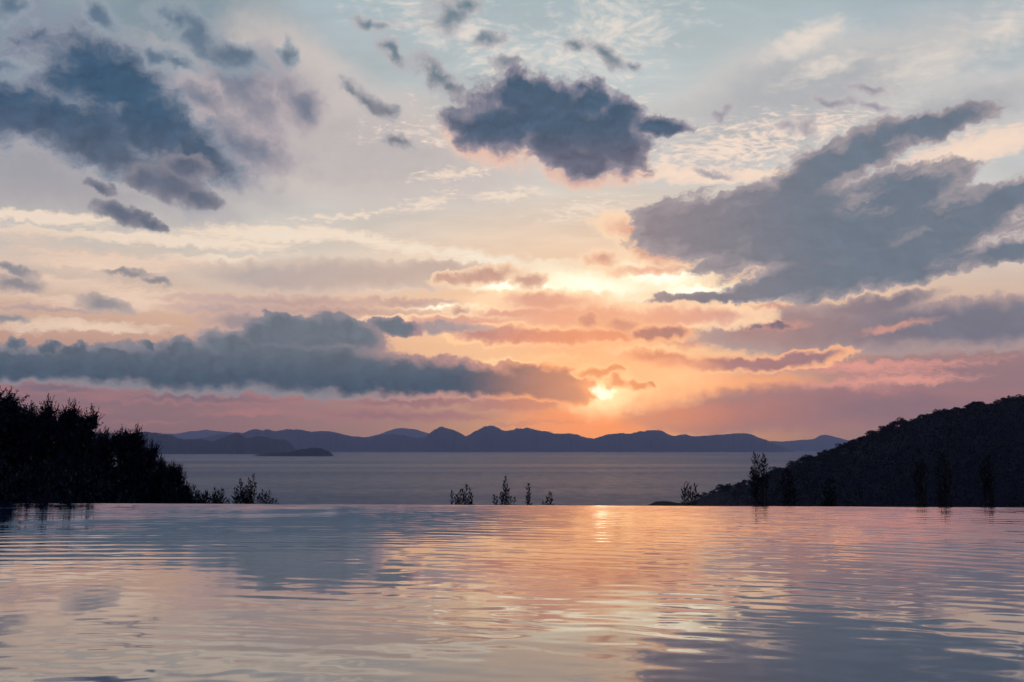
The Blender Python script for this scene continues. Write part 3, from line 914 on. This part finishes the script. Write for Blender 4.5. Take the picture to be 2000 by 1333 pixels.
TREES = [(-58, 742, 47, 74, "dark tree cut by the left border, behind the tallest one"),
         (22, 755, 46, 66, "tallest dark bushy tree, its two-pronged top highest at the left border"),
         (62, 783, 45.5, 44, "dark tree with a ragged low top, between the tallest tree and the thin spire"),
         (95, 769, 45, 36, "dark tree ending in one thin pointed spire"),
         (121, 800, 44.5, 34, "dark tree with a sunken top between the spire and the twin tips"),
         (146, 778, 44, 36, "dark tree with close twin tips, left of the last high peak"),
         (179, 789, 43.5, 40, "dark tree whose pointed top is the last high peak before the slope drops"),
         (206, 832, 43, 32, "dark rounded tree in the notch where the tree line steps down"),
         (238, 829, 42.5, 32, "dark tree with a forked top on the lower step of the tree line"),
         (270, 827, 42, 30, "dark tree at the right end of the lower step, standing before the far mountains"),
         (297, 856, 41.5, 28, "dark tree on the steep right flank of the trees, beside the mountain foot"),
         (315, 884, 41, 24, "small dark tree rounding off the right flank at the height of the far shore"),
         (340, 897, 40, 25, "small dark tree standing against the sea, rightmost crown with a tip above the water line"),
         (364, 938, 39, 21, "lowest dark bush-like tree at the foot of the slope, next to the feathery shrub")]
for i, (x, y, d, hw, lab) in enumerate(TREES):
    p = at(x, y, d)
    z0 = gz(p.x, d) - .1
    o = protos[i % 4] if i < 4 else copy_tree(protos[i % 4])
    o.location = (p.x, d, z0)
    h = p.z - z0
    w = hw / FPX * d / 2.1 * 1.75
    o.scale = (w, w, h / 7.0)
    o.rotation_euler = (0, 0, i * 1.7)
    tag(o, lab, "tree", "bushy trees on the slope left of the pool")

for i, (x, y, d, lab) in enumerate(((45, 800, 55, "dark tree filling the gap behind the tallest tree and its ragged neighbour"),
                                     (135, 806, 54, "dark tree filling the gap behind the sunken top and the twin tips"),
                                     (196, 838, 53, "dark tree half hidden behind the last high peak"),
                                     (254, 846, 52, "dark tree half hidden between the two trees of the lower step"),
                                     (318, 905, 49, "dark low tree half hidden behind the right flank of the trees"))):
    p = at(x, y, d)
    z0 = gz(p.x, d) - .1
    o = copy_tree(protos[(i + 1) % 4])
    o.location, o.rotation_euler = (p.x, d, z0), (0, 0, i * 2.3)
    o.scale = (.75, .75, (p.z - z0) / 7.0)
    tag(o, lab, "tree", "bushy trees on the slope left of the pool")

# scrub that closes the slope beneath the trees
P, A, L, W = [], [], [], []
for _ in range(11000):
    d = random.uniform(30, 62)
    x = random.uniform(-60, 385)
    kx = (x - CX) / FPX
    lim = 800 + max(0, x - 150) * .78
    px, py = kx * d, d
    zz = gz(px, py) + random.random() ** 1.5 * min(3.2, 1.6 + max(0, 300 - x) * .012)
    P.append((px, py, zz))
    a = np.array([random.gauss(0, .5), random.gauss(0, .5), 1.0])
    A.append(a / np.linalg.norm(a))
    L.append(random.uniform(.12, .22))
    W.append(random.uniform(.05, .09))
v, f = leaves(np.array(P), np.array(A), np.array(L), np.array(W))
o = mesh_object("undergrowth", v, f, tree_m)
o["kind"] = "stuff"

# ================================================================== the wooded headland on the right
RIDGE = [(1240, 1000), (1256, 990), (1268, 983), (1280, 978), (1294, 977), (1308, 978), (1320, 980.5), (1334, 981), (1350, 978), (1370, 968), (1400, 955), (1430, 948), (1460, 941), (1500, 925), (1540, 908), (1580, 895), (1620, 885), (1660, 869),
         (1700, 851), (1740, 836), (1780, 823), (1800, 816), (1850, 807), (1900, 797), (1950, 787), (2000, 780), (2100, 764), (2250, 745), (2500, 735), (2900, 760), (3300, 800)]
RX, RY = np.array([p[0] for p in RIDGE], float), np.array([p[1] + 7.0 * min(max((p[0] - 1340) / 200, 0), 1) for p in RIDGE], float)
RD = 545.0
hx = np.concatenate([np.arange(1240, 2020, 4), np.arange(2020, 3300, 25)])
ht = np.linspace(0, 1, 44)


def hill_point(x, t):
    """t = 0 at the foot towards the camera, .55 at the ridge, 1 at the foot behind"""
    yr = np.interp(x, RX, RY)
    zr = EYE + (HZ - yr) / FPX * RD
    up = np.clip((zr - SEA) / 26, 0, 1)
    D = np.where(t < .55, RD - 190 * (1 - t / .55), RD + (24 + 230 * up) * (t - .55) / .45)
    prof = np.where(t < .55, np.sin(t / .55 * math.pi / 2) ** .9, 1 - (t - .55) / .45)
    z = SEA - 3 + (zr - SEA + 3) * prof
    kx = (x - CX) / FPX / (math.cos(PITCH) - math.sin(PITCH) * 0) * 1.0
    nz = wave_noise(kx * D, D, 31, 4, 60.0) * 2.0 * np.clip(np.abs(t - .55) / .12, 0, 1) * np.clip((zr - SEA) / 20, 0, 1)
    return kx * D, D, z + nz


# a photo column at eye level: ray(x, HZ).x = (x - CX) / FPX * cos(PITCH)
_k = ray(2000, HZ).x / (1000 / FPX)
HXg, HTg = np.meshgrid(hx, ht, indexing="ij")
hX, hY, hZ = hill_point(HXg, HTg)
hX = hX * _k * math.cos(PITCH)
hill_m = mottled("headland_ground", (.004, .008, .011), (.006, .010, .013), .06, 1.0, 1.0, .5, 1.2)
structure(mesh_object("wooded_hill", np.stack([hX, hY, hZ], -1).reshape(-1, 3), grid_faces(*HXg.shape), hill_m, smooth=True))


def pine_mesh(seed):
    r = np.random.default_rng(seed)
    P, A, L, W = [], [], [], []
    for k in range(r.integers(4, 8)):
        c = np.array([r.normal(0, .9), r.normal(0, .9), r.uniform(2.0, 3.9)])
        q = r.uniform(.6, 1.15)
        for _ in range(90):
            d = r.normal(size=3)
            d = d / np.linalg.norm(d) * q * r.uniform(.25, 1) ** .5 * np.array([1.15, 1.15, .75])
            P.append(c + d)
            a = d + r.normal(size=3) * .6 + np.array([0, 0, .3])
            A.append(a / np.linalg.norm(a))
            L.append(r.uniform(.35, .65))
            W.append(r.uniform(.25, .45))
    v, f = leaves(np.array(P), np.array(A), np.array(L), np.array(W))
    sv, sf = [], []
    tube(sv, sf, [Vector((0, 0, -.8)), Vector((r.normal(0, .12), .1, 1.5)), Vector((0, r.normal(0, .15), 3.0))], .16, .06, 6)
    n0 = len(v)
    faces = [list(map(int, q)) for q in f] + [[i + n0 for i in q] for q in sf]
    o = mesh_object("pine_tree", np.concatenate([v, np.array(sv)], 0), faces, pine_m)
    o.data.materials.append(bark_m)
    mi = np.zeros(len(faces), dtype=np.int32)
    mi[len(f):] = 1
    o.data.polygons.foreach_set("material_index", mi)
    return o


pines = [pine_mesh(s) for s in range(201, 208)]
used = set()


def place_pine(x, t, h, label):
    i = random.randrange(7)
    o = pines[i] if i not in used else pines[i].copy()
    if i in used:
        COL.objects.link(o)
    used.add(i)
    X_, Y_, Z_ = hill_point(np.array([float(x)]), np.array([float(t)]))
    o.location = (float(X_[0]) * _k * math.cos(PITCH), float(Y_[0]), float(Z_[0]) - .85 * h / 4.4)
    s = h / 4.4
    o.scale = (s * random.uniform(1.1, 1.6), s * random.uniform(1.1, 1.6), s)
    o.rotation_euler = (0, 0, random.uniform(0, 6.28))
    tag(o, label, "tree", "trees covering the headland")


SKY_T = "dark round-headed tree standing in the jagged skyline of the right headland"
FACE_T = "dark tree on the shaded face of the right headland, lost among its neighbours"
for x, h, lab in ((1405, 3.6, "lone small tree above the headland's lower end, right of the forked shrub"),
                  (1700, 5.6, "larger tree on the headland's skyline, lowest of three that stand out at its steepest part"),
                  (1748, 5.6, "larger tree on the headland's skyline, middle one of three that stand out"),
                  (1768, 5.8, "larger flat-topped tree on the headland's skyline, highest of three that stand out")):
    place_pine(x, .55, h, lab)
x = 1362.0
while x < 2012:
    place_pine(x, random.uniform(.50, .57), random.choice((2.4, 3.0, 3.6, 4.2, 4.8)) * (.75 if x < 1500 else 1.0), SKY_T)
    x += random.uniform(3.2, 6.5)
for _ in range(140):
    t = random.uniform(.12, .50)
    x = random.uniform(1400 + (t < .3) * 40, 2030)
    place_pine(x, t, random.uniform(2.4, 4.2), FACE_T)

# low maquis between the headland's trees
n_ = 26000
x_ = rng.uniform(1256, 2060, n_)
t_ = rng.uniform(.06, .60, n_)
X_, Y_, Z_ = hill_point(x_, t_)
A_ = rng.normal(size=(n_, 3)) * .8 + np.array([0, 0, .8])
A_ /= np.linalg.norm(A_, axis=1)[:, None]
big = .16 + .84 * np.clip((x_ - 1340) / 220, 0, 1)
v, f = leaves(np.stack([X_ * _k * math.cos(PITCH), Y_, Z_ - .15], -1), A_, rng.uniform(.7, 1.9, n_) * big, rng.uniform(.6, 1.2, n_) * big)
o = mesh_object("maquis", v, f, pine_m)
o["kind"] = "stuff"

# ================================================================== haze over the sea
hm = bpy.data.materials.new("haze")
hm.use_nodes = True
ht_ = hm.node_tree
ht_.nodes.clear()
pv = ht_.nodes.new("ShaderNodeVolumePrincipled")
pv.inputs["Color"].default_value = (.66, .77, 1.0, 1)
pv.inputs["Density"].default_value = HAZE
pv.inputs["Anisotropy"].default_value = 0.35
mo = ht_.nodes.new("ShaderNodeOutputMaterial")
ht_.links.new(pv.outputs[0], mo.inputs["Volume"])
x0, x1, y0, y1, z0, z1 = -28000, 28000, -3000, 26000, -60, 640
hv = [(x, y, z) for x in (x0, x1) for y in (y0, y1) for z in (z0, z1)]
hb = mesh_object("haze", hv, [(0, 1, 3, 2), (4, 6, 7, 5), (0, 4, 5, 1), (2, 3, 7, 6), (0, 2, 6, 4), (1, 5, 7, 3)], hm)
hb["kind"] = "stuff"
